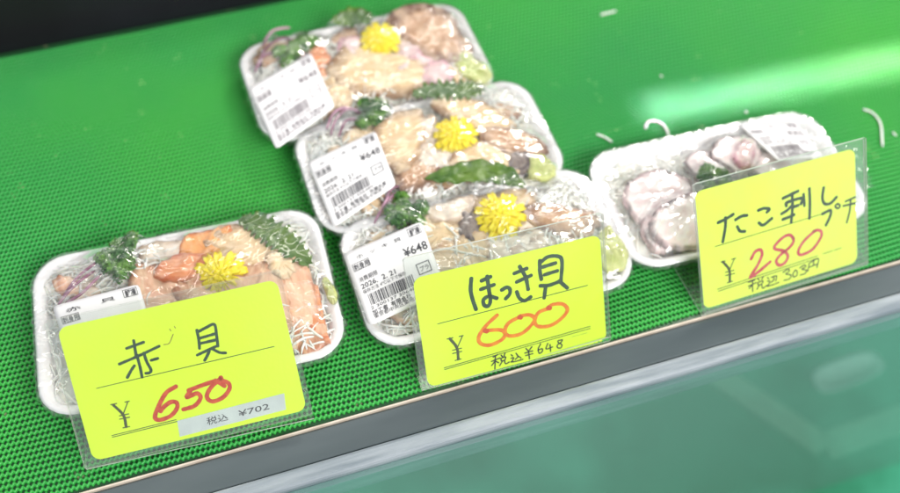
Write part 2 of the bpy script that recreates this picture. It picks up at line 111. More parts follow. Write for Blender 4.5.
def clear_mat(name, tint, haze, rough, bump, bscale, f0=.05, f1=.75, power=3., hazecol=(.9,.93,.92), warp=None, crease=0.):
    """thin clear plastic: transparent body, glossy skin that grows towards grazing angles, faint milky haze"""
    m, nt, N, L, b = new_mat(name); N.remove(b); out = N['Material Output']
    tr = N.new('ShaderNodeBsdfTransparent'); tr.inputs[0].default_value = (*tint, 1)
    gl = N.new('ShaderNodeBsdfGlossy'); gl.inputs['Roughness'].default_value = rough; gl.inputs[0].default_value = (1, 1, 1, 1)
    df = N.new('ShaderNodeBsdfDiffuse'); df.inputs[0].default_value = (*hazecol, 1)
    lw = N.new('ShaderNodeLayerWeight'); lw.inputs[0].default_value = .5
    pw = N.new('ShaderNodeMath'); pw.operation = 'POWER'; pw.inputs[1].default_value = power
    mr = N.new('ShaderNodeMapRange'); mr.inputs['To Min'].default_value = f0; mr.inputs['To Max'].default_value = f1
    L.new(lw.outputs['Facing'], pw.inputs[0]); L.new(pw.outputs[0], mr.inputs['Value'])
    m1 = N.new('ShaderNodeMixShader'); m1.inputs[0].default_value = haze; L.new(tr.outputs[0], m1.inputs[1]); L.new(df.outputs[0], m1.inputs[2])
    m2 = N.new('ShaderNodeMixShader'); L.new(mr.outputs[0], m2.inputs[0]); L.new(m1.outputs[0], m2.inputs[1]); L.new(gl.outputs[0], m2.inputs[2])
    L.new(m2.outputs[0], out.inputs[0])
    if crease:      # folds are milky; this white also paints highlights along the creases
        at = N.new('ShaderNodeAttribute'); at.attribute_name = 'crease'; ma = N.new('ShaderNodeMath'); ma.operation = 'MULTIPLY_ADD'; ma.use_clamp = True
        ma.inputs[1].default_value = crease; ma.inputs[2].default_value = haze; L.new(at.outputs['Fac'], ma.inputs[0]); L.new(ma.outputs[0], m1.inputs[0])
    if bump:
        tc = N.new('ShaderNodeTexCoord'); mp = N.new('ShaderNodeMapping'); L.new(tc.outputs['Object'], mp.inputs[0])
        if warp: mp.inputs['Scale'].default_value = warp; mp.inputs['Rotation'].default_value = (0, 0, .6)
        t = N.new('ShaderNodeTexNoise'); t.inputs['Scale'].default_value = bscale; t.inputs['Detail'].default_value = 3; t.inputs['Distortion'].default_value = 1.2
        bp = N.new('ShaderNodeBump'); bp.inputs['Strength'].default_value = bump; bp.inputs['Distance'].default_value = .002
        L.new(mp.outputs[0], t.inputs['Vector']); L.new(t.outputs['Fac'], bp.inputs['Height'])
        for n in (gl, lw, df): L.new(bp.outputs[0], n.inputs['Normal'])
    return m

def flesh(name, c_mid, c_rim, c_spot, rimpos=.75, rough=.3, streak=(1, 1, 1), sss=.18):
    c_mid, c_rim, c_spot = [tuple(v**1.12 for v in c) for c in (c_mid, c_rim, c_spot)]
    m, nt, N, L, b = new_mat(name)
    at = N.new('ShaderNodeAttribute'); at.attribute_name = 'rim'
    tc = N.new('ShaderNodeTexCoord'); mp = N.new('ShaderNodeMapping'); mp.inputs['Scale'].default_value = streak; L.new(tc.outputs['Object'], mp.inputs[0])
    t = N.new('ShaderNodeTexNoise'); t.inputs['Scale'].default_value = 130; t.inputs['Detail'].default_value = 5; L.new(mp.outputs[0], t.inputs['Vector'])
    ad = N.new('ShaderNodeMath'); ad.operation = 'MULTIPLY_ADD'; ad.inputs[1].default_value = .35; L.new(t.outputs['Fac'], ad.inputs[0])
    sb = N.new('ShaderNodeMath'); sb.operation = 'SUBTRACT'; sb.inputs[1].default_value = .17; L.new(at.outputs['Fac'], sb.inputs[0]); L.new(sb.outputs[0], ad.inputs[2])
    r = N.new('ShaderNodeValToRGB'); e = r.color_ramp.elements; e[0].position = .0; e[0].color = (*c_mid, 1); e[1].position = 1.; e[1].color = (*c_rim, 1)
    x = e.new(rimpos - .12); x.color = (*c_mid, 1)
    x = e.new(rimpos + .06); x.color = (*[(a+2*c)/3 for a, c in zip(c_mid, c_rim)], 1)
    L.new(ad.outputs[0], r.inputs[0])
    t2 = N.new('ShaderNodeTexNoise'); t2.inputs['Scale'].default_value = 120; t2.inputs['Detail'].default_value = 8; t2.inputs['Distortion'].default_value = .8; L.new(mp.outputs[0], t2.inputs['Vector'])
    mr = N.new('ShaderNodeMapRange'); mr.inputs['From Min'].default_value = .42; mr.inputs['From Max'].default_value = .66; mr.inputs['To Max'].default_value = .8; L.new(t2.outputs['Fac'], mr.inputs['Value'])
    mx = N.new('ShaderNodeMixRGB'); mx.inputs[2].default_value = (*c_spot, 1); L.new(mr.outputs[0], mx.inputs[0]); L.new(r.outputs[0], mx.inputs[1]); L.new(mx.outputs[0], b.inputs['Base Color'])
    b.inputs['Roughness'].default_value = rough; b.inputs['Subsurface Weight'].default_value = sss
    b.inputs['Subsurface Radius'].default_value = (1, .6, .4); b.inputs['Subsurface Scale'].default_value = .004
    bp = N.new('ShaderNodeBump'); bp.inputs['Strength'].default_value = .45; bp.inputs['Distance'].default_value = .0012; L.new(t2.outputs['Fac'], bp.inputs['Height']); L.new(bp.outputs[0], b.inputs['Normal'])
    return m

M = dict(
 mat_green=pmat('green_vinyl', (.022, .34, .075), .36, (.055, .46, .050), 4., bump=.25, bscale=700, lo=.3, hi=.7),
 shelf=pmat('shelf_metal', (.02, .09, .03), .3, (.75, .66, .42), 60., lo=.66, hi=.74, metal=.0),
 rail=pmat('dark_rail', (.075, .097, .102), .13, (.11, .135, .14), 12., bump=.05, bscale=120, spec=.7, stretch=(.4, 2, 1)),
 trim=pmat('trim_cream', (.80, .70, .58), .3, (.66, .55, .44), 90.),
 channel=pmat('glass_channel', (.20, .24, .27), .45, (.36, .40, .43), 60., bump=.4, bscale=400, stretch=(.3, 3, 3)),
 dark=pmat('dark_back', (.004, .004, .006), .7, (.010, .011, .016), 8.),
 low=pmat('lower_green', (.012, .20, .09), .5, (.06, .42, .24), 5., lo=.42, hi=.58),
 lowline=pmat('lower_frame', (.45, .70, .50), .5, (.38, .62, .44), 12.),
 lowblob=pmat('lower_tray', (.95, .95, .92), .4, (.9, .93, .9), 20.),
 foam=pmat('white_foam', (.90, .885, .88), .5, (.85, .83, .83), 300., bump=.25, bscale=900, sss=.15),
 radish=pmat('radish', (.93, .91, .86), .3, (.82, .82, .72), 60., sss=.4, sssr=.003, bump=.2, bscale=500),
 parsley=pmat('parsley_green', (.028, .13, .015), .4, (.15, .33, .045), 120., bump=.3, bscale=600, lo=.4, hi=.62),
 shiso=pmat('shiso_green', (.045, .12, .012), .4, (.11, .20, .02), 90., bump=.5, bscale=350),
 petal=pmat('petal_yellow', (.98, .74, .006), .42, (.98, .80, .01), 150., sss=.25, sssr=.002, bump=.1, bscale=600),
 wasabi=pmat('wasabi_green', (.48, .54, .18), .45, (.60, .62, .28), 90., sss=.3, bump=.3, bscale=300),
 stalk=pmat('purple_stalk', (.20, .05, .11), .3, (.52, .30, .40), 80.),
 seaweed=pmat('dark_seaweed', (.02, .022, .02), .25, (.06, .055, .05), 100.),
 label=pmat('label_paper', (.92, .90, .90), .38, (.89, .87, .88), 60.),
 print=pmat('label_print', (.05, .05, .06), .5),
 printpale=pmat('label_print_pale', (.20, .17, .19), .5),  # paler grey print for the back and right labels
 card=pmat('yellow_card', (.73, .97, .022), .42, (.69, .94, .03), 60., bump=.08, bscale=500, lo=.2, hi=.8),
 card3=pmat('yellow_card_pale', (.78, .96, .09), .42, (.74, .93, .11), 60., bump=.08, bscale=500),
 green_marker=pmat('green_marker', (.008, .040, .018), .4, (.025, .08, .03), 260.),
 thin_mark=pmat('brown_pen', (.25, .16, .02), .5),
 printed_rule=pmat('rule_ink', (.02, .03, .005), .5),
 printed_yen=pmat('yen_ink', (.05, .07, .01), .5),
 red_marker=pmat('red_marker', (.50, .03, .012), .4, (.68, .10, .03), 300.),
 orange_marker=pmat('orange_marker', (.74, .15, .003), .4, (.84, .27, .005), 260.),
 orange_dot=pmat('orange_dot', (.62, .07, .01), .4),
 pink_marker=pmat('pink_marker', (.55, .04, .07), .4, (.66, .12, .12), 260.),
 black_pen=pmat('black_pen', (.01, .02, .01), .5),
 fine_print=pmat('fine_print', (.3, .35, .05), .5),
 sticker=pmat('grey_sticker', (.62, .68, .66), .35, (.55, .60, .60), 100.),
 film=clear_mat('cling_film', (.985, .985, .985), .012, .07, .38, 30., f0=.05, f1=.8, power=2.2, warp=(.5, 1.6, 1.), crease=.4),
 acrylic=clear_mat('acrylic_sheet', (.97, .98, .97), .015, .06, .05, 30., f0=.03, f1=.6, power=3.),
 acrylic_edge=pmat('acrylic_edge', (.62, .66, .60), .2, (.72, .74, .68), 60., spec=.8),
 glass=clear_mat('front_glass', (.82, .92, .90), .15, .06, .02, 8., f0=.07, f1=.8, power=3.5, hazecol=(.45, .62, .62)),  # teal haze colour paints in the reflection on the pane
)
FL = dict(
 orange=flesh('flesh_orange', (.84, .40, .12), (.62, .17, .03), (.92, .60, .30), .8, streak=(1.2, .35, 1)),
 deep=flesh('flesh_deep', (.74, .30, .12), (.55, .14, .04), (.82, .48, .30), .7, streak=(.4, 1.4, 1)),
 tan=flesh('flesh_tan', (.80, .60, .36), (.34, .19, .10), (.86, .72, .52), .74, streak=(.5, 1.3, 1)),
 pale=flesh('flesh_pale', (.84, .76, .66), (.46, .32, .22), (.74, .60, .46), .78),
 brown=flesh('flesh_brown', (.56, .34, .20), (.22, .12, .08), (.72, .54, .38), .66, streak=(1.3, .5, 1)),
 blush=flesh('flesh_blush', (.84, .52, .36), (.50, .22, .12), (.88, .66, .46), .7, streak=(1.3, .5, 1)),
 grey=flesh('flesh_grey', (.24, .19, .17), (.10, .07, .08), (.42, .36, .32), .6),
 pink=flesh('flesh_pink', (.82, .62, .60), (.72, .36, .44), (.88, .78, .76), .7),
 octo=flesh('octopus', (.95, .88, .85), (.055, .012, .022), (.90, .70, .69), .70, rough=.22, sss=.03),
)

# ------------------------------------------------------------------ camera (world: x along the shelf, y into the case, z up; metres)
cam = bpy.data.cameras.new('camera'); camo = link(bpy.data.objects.new('camera', cam))
rt, up, bk = Vector(CAM[0]), -Vector(CAM[1]), -Vector(CAM[2])
mw = Matrix((rt, up, bk)).transposed().to_4x4(); mw.translation = (0, 0, .5); camo.matrix_world = mw
cam.sensor_width = 36; cam.lens = 40.; cam.clip_start = .01; cam.clip_end = 50
cam.dof.use_dof = True; cam.dof.focus_distance = .53; cam.dof.aperture_fstop = 3.4
scn.camera = camo

# ------------------------------------------------------------------ the shelf, rail, lower deck
def struct(o): o['kind'] = 'structure'; return o
b = MB(); b.box((-.6, .2298, -.012), (1.1, .561, -.0009)); struct(b.build('shelf', M['shelf'], smooth=False))

def make_mat():
    """woven non-slip mesh: wavy flattened cords that touch their neighbours at every crest"""
    px, py = .00272, .00335
    x0, x1, y0, y1 = -.32, .78, .2312, .559
    nx = int((x1-x0)/px*4); ny = int((y1-y0)/py)
    xs = x0 + np.arange(nx+1)*px/4
    prof = [(-.00112, -.0006), (-.0008, .0005), (.0, .0011), (.0008, .0005), (.00112, -.0006)]
    V = []; F = []
    n = len(prof); base = 0
    wob = .0004*np.sin(xs*31)+.0003*np.sin(xs*83+1)
    for j in range(ny):
        yc = y0 + (j+.5)*py + wob*(1+.3*math.sin(j*.37))
        ph = (0 if j % 2 else math.pi)
        amp = py*.5-.00075
        w = np.sin(xs*2*math.pi/px/1. + ph)
        yy = yc + amp*w*.85
        zz = .00035*np.cos(xs*4*math.pi/px)
        arr = np.empty((nx+1, n, 3), dtype=np.float32)
        for k, (dy, dz) in enumerate(prof):
            arr[:, k, 0] = xs; arr[:, k, 1] = yy+dy; arr[:, k, 2] = dz+zz*(dz > 0)
        V.append(arr.reshape(-1, 3))
        i = np.arange(nx)[:, None]*n; k = np.arange(n-1)[None, :]
        a = base+i+k
        F.append(np.stack([a, a+n, a+n+1, a+1], -1).reshape(-1, 4)); base += (nx+1)*n
    V = np.concatenate(V); F = np.concatenate(F).astype(np.int32)
    me = bpy.data.meshes.new('mesh_mat'); me.vertices.add(len(V)); me.vertices.foreach_set('co', V.ravel())
    me.loops.add(F.size); me.loops.foreach_set('vertex_index', F.ravel())
    me.polygons.add(len(F)); me.polygons.foreach_set('loop_start', np.arange(len(F), dtype=np.int32)*4)
    me.polygons.foreach_set('loop_total', np.full(len(F), 4, dtype=np.int32))
    me.polygons.foreach_set('use_smooth', np.ones(len(F), dtype=bool))
    me.update(calc_edges=True); me.validate(); me.materials.append(M['mat_green'])
    return link(bpy.data.objects.new('mesh_mat', me))
tag(make_mat(), 'bright green woven non-slip mesh mat covering the whole shelf under the food packs', 'mat')

rail = thing('shelf_rail', 'dark glossy front rail of the shelf with a thin cream edge strip', 'rail', (.2, .215, -.02))
def pr(name, a, c, mat, bev=.0005):
    bb = MB(); off = Vector(rail.location); bb.box(tuple(Vector(a)-off), tuple(Vector(c)-off)); return bevel(bb.build(name, mat, rail, False), bev)
pr('edge_strip', (-.6, .2278, -.012), (1.1, .2288, .0014), M['trim'], .0004)
pr('rail_face', (-.6, .2098, -.03), (1.1, .2276, -.0004), M['rail'], .001)
pr('glass_channel', (-.6, .1995, -.03), (1.1, .2096, .0004), M['channel'], .002)
# lower deck, seen out of focus through the lower front glass
b = MB(); b.box((-.9, -.15, -.37), (1.5, .6, -.35)); struct(b.build('lower_shelf', M['low'], smooth=False))
fr = thing('lower_display_frame', 'pale blurred frame lying on the green lower shelf behind the front glass', 'frame', (.40, .24, -.348))
def bar(p, q, w, h=.006):
    p = Vector((*p, 0)); q = Vector((*q, 0)); d = (q-p).normalized(); s = Vector((-d.y, d.x, 0))*w; off = Vector((.40, .24, 0)); vs = []
    for z in (0, h):
        for c in (p-s, q-s, q+s, p+s): vs.append((c.x-off.x, c.y-off.y, z))
    bb = MB(); bb.add(vs, [(3,2,1,0),(4,5,6,7),(0,1,5,4),(1,2,6,5),(2,3,7,6),(3,0,4,7)]); bevel(bb.build('frame_bar', M['lowline'], fr, False), .002)
for (p, q, w) in LOWBARS: bar(p, q, w)
lt = []
bx, by = LOWBLOB
b = MB(); pts = [(.034*math.copysign(abs(math.cos(t))**.6, math.cos(t)), .012*math.copysign(abs(math.sin(t))**.6, math.sin(t))) for t in [2*math.pi*i/32 for i in range(32)]]
vs = [(x, y, 0) for x, y in pts] + [(x*1.1, y*1.15, .008) for x, y in pts] + [(x*.95, y*.9, .008) for x, y in pts] + [(x*.9, y*.85, .003) for x, y in pts]
fs = [(k*32+i, k*32+(i+1) % 32, (k+1)*32+(i+1) % 32, (k+1)*32+i) for k in range(3) for i in range(32)] + [tuple(96+i for i in range(32))]
b.add(vs, fs); o = b.build('small_dish', M['lowblob']); o.location = (bx, by, -.3495); o.rotation_euler.z = .05
tag(o, 'small pale oval dish blurred on the lower shelf at the right', 'dish')
b = MB(); b.box((-.9, .1960, -.40), (1.5, .1988, -.004)); gl = b.build('lower_front_glass', M['glass'], smooth=False)
tag(gl, 'hazy teal glass panel below the shelf rail at the bottom of the photo', 'glass panel')
b = MB(); b.box((-.9, .575, -.4), (1.5, .60, .07)); o = b.build('case_back', M['dark'], smooth=False)
tag(o, 'black back wall of the display case behind the green mat', 'back wall')

# ------------------------------------------------------------------ food packs
def rrect(w, d, r, n, p=None):
    """n points round a rounded rectangle"""
    out = []
    L1, L2, A = w-2*r, d-2*r, math.pi*r/2; T = 2*(L1+L2)+4*A
    for i in range(n):
        s = T*i/n
        segs = [('l', L2, (w/2, -d/2+r), (0, 1)), ('a', A, (w/2-r, d/2-r), 0), ('l', L1, (w/2-r, d/2), (-1, 0)), ('a', A, (-w/2+r, d/2-r), 90),
                ('l', L2, (-w/2, d/2-r), (0, -1)), ('a', A, (-w/2+r, -d/2+r), 180), ('l', L1, (-w/2+r, -d/2), (1, 0)), ('a', A, (w/2-r, -d/2+r), 270)]
        for k, ln, c, q in segs:
            if s <= ln+1e-12:
                if k == 'l': out.append((c[0]+q[0]*s, c[1]+q[1]*s))
                else: t = math.radians(q)+s/r; out.append((c[0]+r*math.cos(t), c[1]+r*math.sin(t)))
                break
            s -= ln
    return out

def foam_tray(w, d, parent):
    n = 96; b = MB()
    prof = [(-.020, .0), (-.012, .0), (-.0035, .013), (.0, .0150), (.0006, .0165), (-.0008, .0176), (-.0035, .0170), (-.0060, .0145), (-.0140, .0032), (-.022, .0030)]
    ring = []
    for dr, z in prof:
        ring.append([(x, y, z) for x, y in rrect(w+2*dr, d+2*dr, max(.019+dr, .006), n)])
    vs = [p for r_ in ring for p in r_]
    fs = [(k*n+i, k*n+(i+1) % n, (k+1)*n+(i+1) % n, (k+1)*n+i) for k in range(len(prof)-1) for i in range(n)]
    fs += [tuple(range(n))[::-1], tuple((len(prof)-1)*n+i for i in range(n))]
    b.add(vs, fs); return b.build('foam_tray', M['foam'], parent)

def slab(name, pts, z, mat, parent, seed, thk=.0035, dome=.0017, rip=.0008, jagk=.10, rings=9, seg=64, tilt=.10, onesided=False):
    """a slice of flesh: smooth outline, domed and rippled top, thin curled edge; 'rim' attribute grows to the edge"""
    C = catmull([(x, y, 0) for x, y in pts], 10, True)
    cx = sum(p.x for p in C)/len(C); cy = sum(p.y for p in C)/len(C)
    C = [C[int(i*len(C)/seg)] for i in range(seg)]
    rr = random.Random(seed); a0 = rr.uniform(0, 6.28) if not onesided else rr.uniform(1.3, 2.2); tx, ty = rr.uniform(-tilt, tilt), rr.uniform(-tilt*.5, tilt*1.2)
    vs = [(cx, cy, z+dome)]; rim = [0.]
    fs = []
    hx, hy = math.cos(a0), math.sin(a0)
    for k in range(1, rings+1):
        t = k/rings; t2 = t**.85
        for i, p in enumerate(C):
            ax, ay = p.x-cx, p.y-cy
            cq, sq = math.cos(i/seg*6.283), math.sin(i/seg*6.283); jag = 1+(jagk*1.3*nz(cq*2., sq*2., seed)+jagk*.7*nz(cq*6., sq*6., seed+9))*t*t
            x, y = cx+ax*t2*jag, cy+ay*t2*jag
            fan = math.sin((ax*hx+ay*hy)*t2*900+seed+2.5*nz(x, y, seed, 90))
            h = dome*math.sqrt(max(0, 1-t*t*.97)) + rip*nz(x, y, seed, 130)*2.2 + rip*.8*abs(nz(x, y, seed+4, 240)) + rip*.32*fan*(.3+t) + (x-cx)*tx+(y-cy)*ty
            vs.append((x, y, z+h))
            e = t
            if onesided:
                e = t*t*(.84+.24*max(-.6, (ax*hx+ay*hy)/(math.hypot(ax, ay)+1e-9)))
            rim.append(e)
    for i in range(seg): fs.append((0, 1+i, 1+(i+1) % seg))
    for k in range(rings-1):
        for i in range(seg):
            a = 1+k*seg+i; c = 1+k*seg+(i+1) % seg; fs.append((a, a+seg, c+seg, c))
    top = 1+(rings-1)*seg; n0 = len(vs)
    for i in range(seg):
        x, y, zz = vs[top+i]; vs.append((x+(x-cx)*.012, y+(y-cy)*.012, zz-thk*.45)); rim.append(rim[top+i])
    for i in range(seg):
        x, y, zz = vs[top+i]; vs.append((cx+(x-cx)*.96, cy+(y-cy)*.96, zz-thk)); rim.append(rim[top+i]*.9)
    for i in range(seg):
        j = (i+1) % seg; fs.append((top+i, n0+i, n0+j, top+j)); fs.append((n0+i, n0+seg+i, n0+seg+j, n0+j))
    fs.append(tuple(n0+seg+i for i in range(seg))[::-1])
    o = mesh_obj(name, vs, fs, mat, parent)
    at = o.data.attributes.new('rim', 'FLOAT', 'POINT'); at.data.foreach_set('value', rim)
    return o

def inside(w, d, r, x, y):
    ax, ay = abs(x), abs(y)
    if ax > w/2 or ay > d/2: return False
    if ax > w/2-r and ay > d/2-r: return math.hypot(ax-w/2+r, ay-d/2+r) <= r
    return True

def bedz(w, d, x, y, top):
    e = max(0, 1-max(abs(x)/(w/2-.003), abs(y)/(d/2-.003))**5)
    return .009+(top-.009)*e**.45

def radish(w, d, top, seed, parent, n=330):
    rr = random.Random(seed); b = MB(); N1, N2 = 44, 28; vs = []; fs = []
    for j in range(N2+1):
        for i in range(N1+1):
            x = (i/N1-.5)*(w-.016); y = (j/N2-.5)*(d-.016)
            vs.append((x, y, bedz(w, d, x, y, top)-.0025+.0022*nz(x, y, seed, 140)))
    for j in range(N2):
        for i in range(N1): a = j*(N1+1)+i; fs.append((a, a+1, a+N1+2, a+N1+1))
    b.add(vs, fs)
    for k in range(n):
        x = rr.uniform(-.5, .5)*(w-.018); y = rr.uniform(-.5, .5)*(d-.018)
        if k < n*.6:     # more of them along the edge, where the bed shows
            if rr.random() < .5: x = math.copysign(w/2-rr.uniform(.008, .026), x)
            else: y = math.copysign(d/2-rr.uniform(.008, .02), y)
        a = rr.uniform(0, 6.28); cur = rr.uniform(-.5, .5); dz = rr.uniform(-.001, .0022); pts = []
        for q in range(12):
            if not inside(w-.008, d-.008, .016, x, y): break
            pts.append((x, y, bedz(w, d, x, y, top)+dz+.0012*math.sin(q*.9+k)))
            x += math.cos(a)*.0030; y += math.sin(a)*.0030; a += cur*.4+rr.uniform(-.25, .25)
        if len(pts) > 3: b.tube(pts, rr.uniform(.0005, .0008), 4)
    return b.build('shredded_radish', M['radish'], parent)

def parsley(pts, z, seed, parent, n=1300):
    rr = random.Random(seed); P = [Vector((x, y)) for x, y in pts]
    cx = sum(p.x for p in P)/len(P); cy = sum(p.y for p in P)/len(P); b = MB()
    clumps = []
    for _ in range(20):
        p = rr.choice(P); t = rr.uniform(0, .95); clumps.append((cx+(p.x-cx)*t, cy+(p.y-cy)*t, rr.uniform(.0036, .0056)))
    for x, y, r_ in clumps: b.tube([(cx, cy, z-.006), ((x+cx)/2, (y+cy)/2, z-.002), (x, y, z)], .0005, 4)
    for k in range(n):
        x, y, r_ = rr.choice(clumps); a = rr.uniform(0, 6.28); e = rr.uniform(-.2, 1.45); q = r_*rr.uniform(.65, 1.05)
        c = Vector((x+math.cos(a)*math.cos(e)*q, y+math.sin(a)*math.cos(e)*q, z+math.sin(e)*q*.8))
        nrm = Vector((math.cos(a)*math.cos(e), math.sin(a)*math.cos(e), math.sin(e)+.2)).normalized()
        nrm = (nrm+Vector((rr.uniform(-.7, .7), rr.uniform(-.7, .7), rr.uniform(-.7, .7)))).normalized()
        u = nrm.cross(Vector((rr.uniform(-1, 1), rr.uniform(-1, 1), rr.uniform(-1, 1)))).normalized(); v = nrm.cross(u)
        s = rr.uniform(.0008, .0015); m = 7; vs = [tuple(c+nrm*s*.3)]
        for i in range(m):
            t = i/m*6.283; rad = s*(1.25 if i % 2 else .75); vs.append(tuple(c+u*math.cos(t)*rad+v*math.sin(t)*rad+nrm*s*.55*math.sin(2*t+a)))
        b.add(vs, [(0, 1+i, 1+(i+1) % m) for i in range(m)])
    return b.build('parsley_sprig', M['parsley'], parent)

def flower(x, y, z, rad, parent, tilt=(0, 0), seed=1):
    """chrysanthemum garnish: three rings of notched strap petals round a tight button"""
    rr = random.Random(seed); b = MB()
    for ring, (n, r0, r1, w, el0, el1) in enumerate([(13, .2, 1.0, .158, .05, .03), (11, .12, .72, .145, .13, .12), (8, .05, .45, .135, .19, .19), (5, .0, .25, .13, .23, .24)]):
        for k in range(n):
            a = 2*math.pi*(k+ring*.5+rr.uniform(-.15, .15))/n; L = (r1-r0)*rad*rr.uniform(.93, 1.05); vs = []; m = 7
            for i in range(m+1):
                t = i/m; ww = w*rad*(.45+.75*t)*(1 if i < m-1 else (.93 if i == m-1 else .62)); rr0 = r0*rad+L*t
                hz = rad*(el0+(el1-el0)*t)*1.0 + rad*.10*math.sin(t*3.0) - (.06*rad*t*t if ring == 0 else 0)
                for s, dz in ((-1, .055*rad), (-.5, 0), (0, -.02*rad), (.5, 0), (1, .055*rad)):
                    q = rr0-(.04*rad*(1-abs(abs(s)-.5)*2) if 0 else (0.035*rad if (i == m and s == 0) else 0))
                    vs.append((math.cos(a)*q-math.sin(a)*s*ww, math.sin(a)*q+math.cos(a)*s*ww, hz+dz))
            fs = [(i*5+j, i*5+j+1, (i+1)*5+j+1, (i+1)*5+j) for i in range(m) for j in range(4)]
            b.add(vs, fs)
    # under-cup so that no gap shows the plate
    vs = [(0, 0, rad*.30)]+[(math.cos(t)*rad*.80, math.sin(t)*rad*.80, rad*.04) for t in [i/20*6.283 for i in range(20)]]
    b.add(vs, [(0, 1+i, 1+(i+1) % 20) for i in range(20)])
    rot = Matrix.Rotation(tilt[0], 3, 'X') @ Matrix.Rotation(tilt[1], 3, 'Y') @ Matrix.Rotation(rr.uniform(0, 1), 3, 'Z')
    b.v = [tuple(rot @ Vector(v) + Vector((x, y, z))) for v in b.v]
    o = b.build('chrysanthemum_flower', M['petal'], parent); s = o.modifiers.new('thick', 'SOLIDIFY'); s.thickness = .0005; return o

def leaf(kind, pts, z, hw, parent, seed):
    P = catmull([(x, y, 0) for x, y in pts], 12); n = len(P)-1; vs = []; b = MB(); m = 4
    hw = hw/1000
    for i, p in enumerate(P):
        t = i/n; tn = (P[min(i+1, n)]-P[max(i-1, 0)]).normalized(); s = Vector((-tn.y, tn.x, 0))
        w = hw*(math.sin(math.pi*min(1, t*.93+.05))**(.85 if kind == 'plain' else .6))
        for j in range(-m, m+1):
            q = j/m; ww = w
            if abs(j) == m and kind == 'shiso': ww = w*(1.22 if i % 4 < 2 else .80)
            c = p+s*q*ww+tn*(abs(q)*hw*.25)
            vs.append((c.x, c.y, z+(.0004 if kind == 'plain' else .0012)*abs(q)+.0016*nz(c.x, c.y, seed, 170)+.0009*math.sin(i*.9)*abs(q)))
    k = 2*m+1
    b.add(vs, [(i*k+j, i*k+j+1, (i+1)*k+j+1, (i+1)*k+j) for i in range(n) for j in range(2*m)])
    b.tube([(p.x, p.y, z+.0004) for p in P], .00035, 4)
    o = b.build('shiso_leaf' if kind == 'shiso' else 'bamboo_leaf', M['shiso'], parent); s_ = o.modifiers.new('thick', 'SOLIDIFY'); s_.thickness = .0003; return o

def text_mesh(body, size, bold=0.):
    cu = bpy.data.curves.new('t', 'FONT'); cu.body = body; cu.size = size; cu.resolution_u = 2; cu.offset = bold
    o = bpy.data.objects.new('t', cu); link(o); dg = bpy.context.evaluated_depsgraph_get(); dg.update()
    me = bpy.data.meshes.new_from_object(o.evaluated_get(dg)); vs = [tuple(v.co) for v in me.vertices]; fs = [tuple(p.vertices) for p in me.polygons]
    bpy.data.objects.remove(o); bpy.data.curves.remove(cu); bpy.data.meshes.remove(me)
    x1 = max([v[0] for v in vs] or [1]); return vs, fs, x1

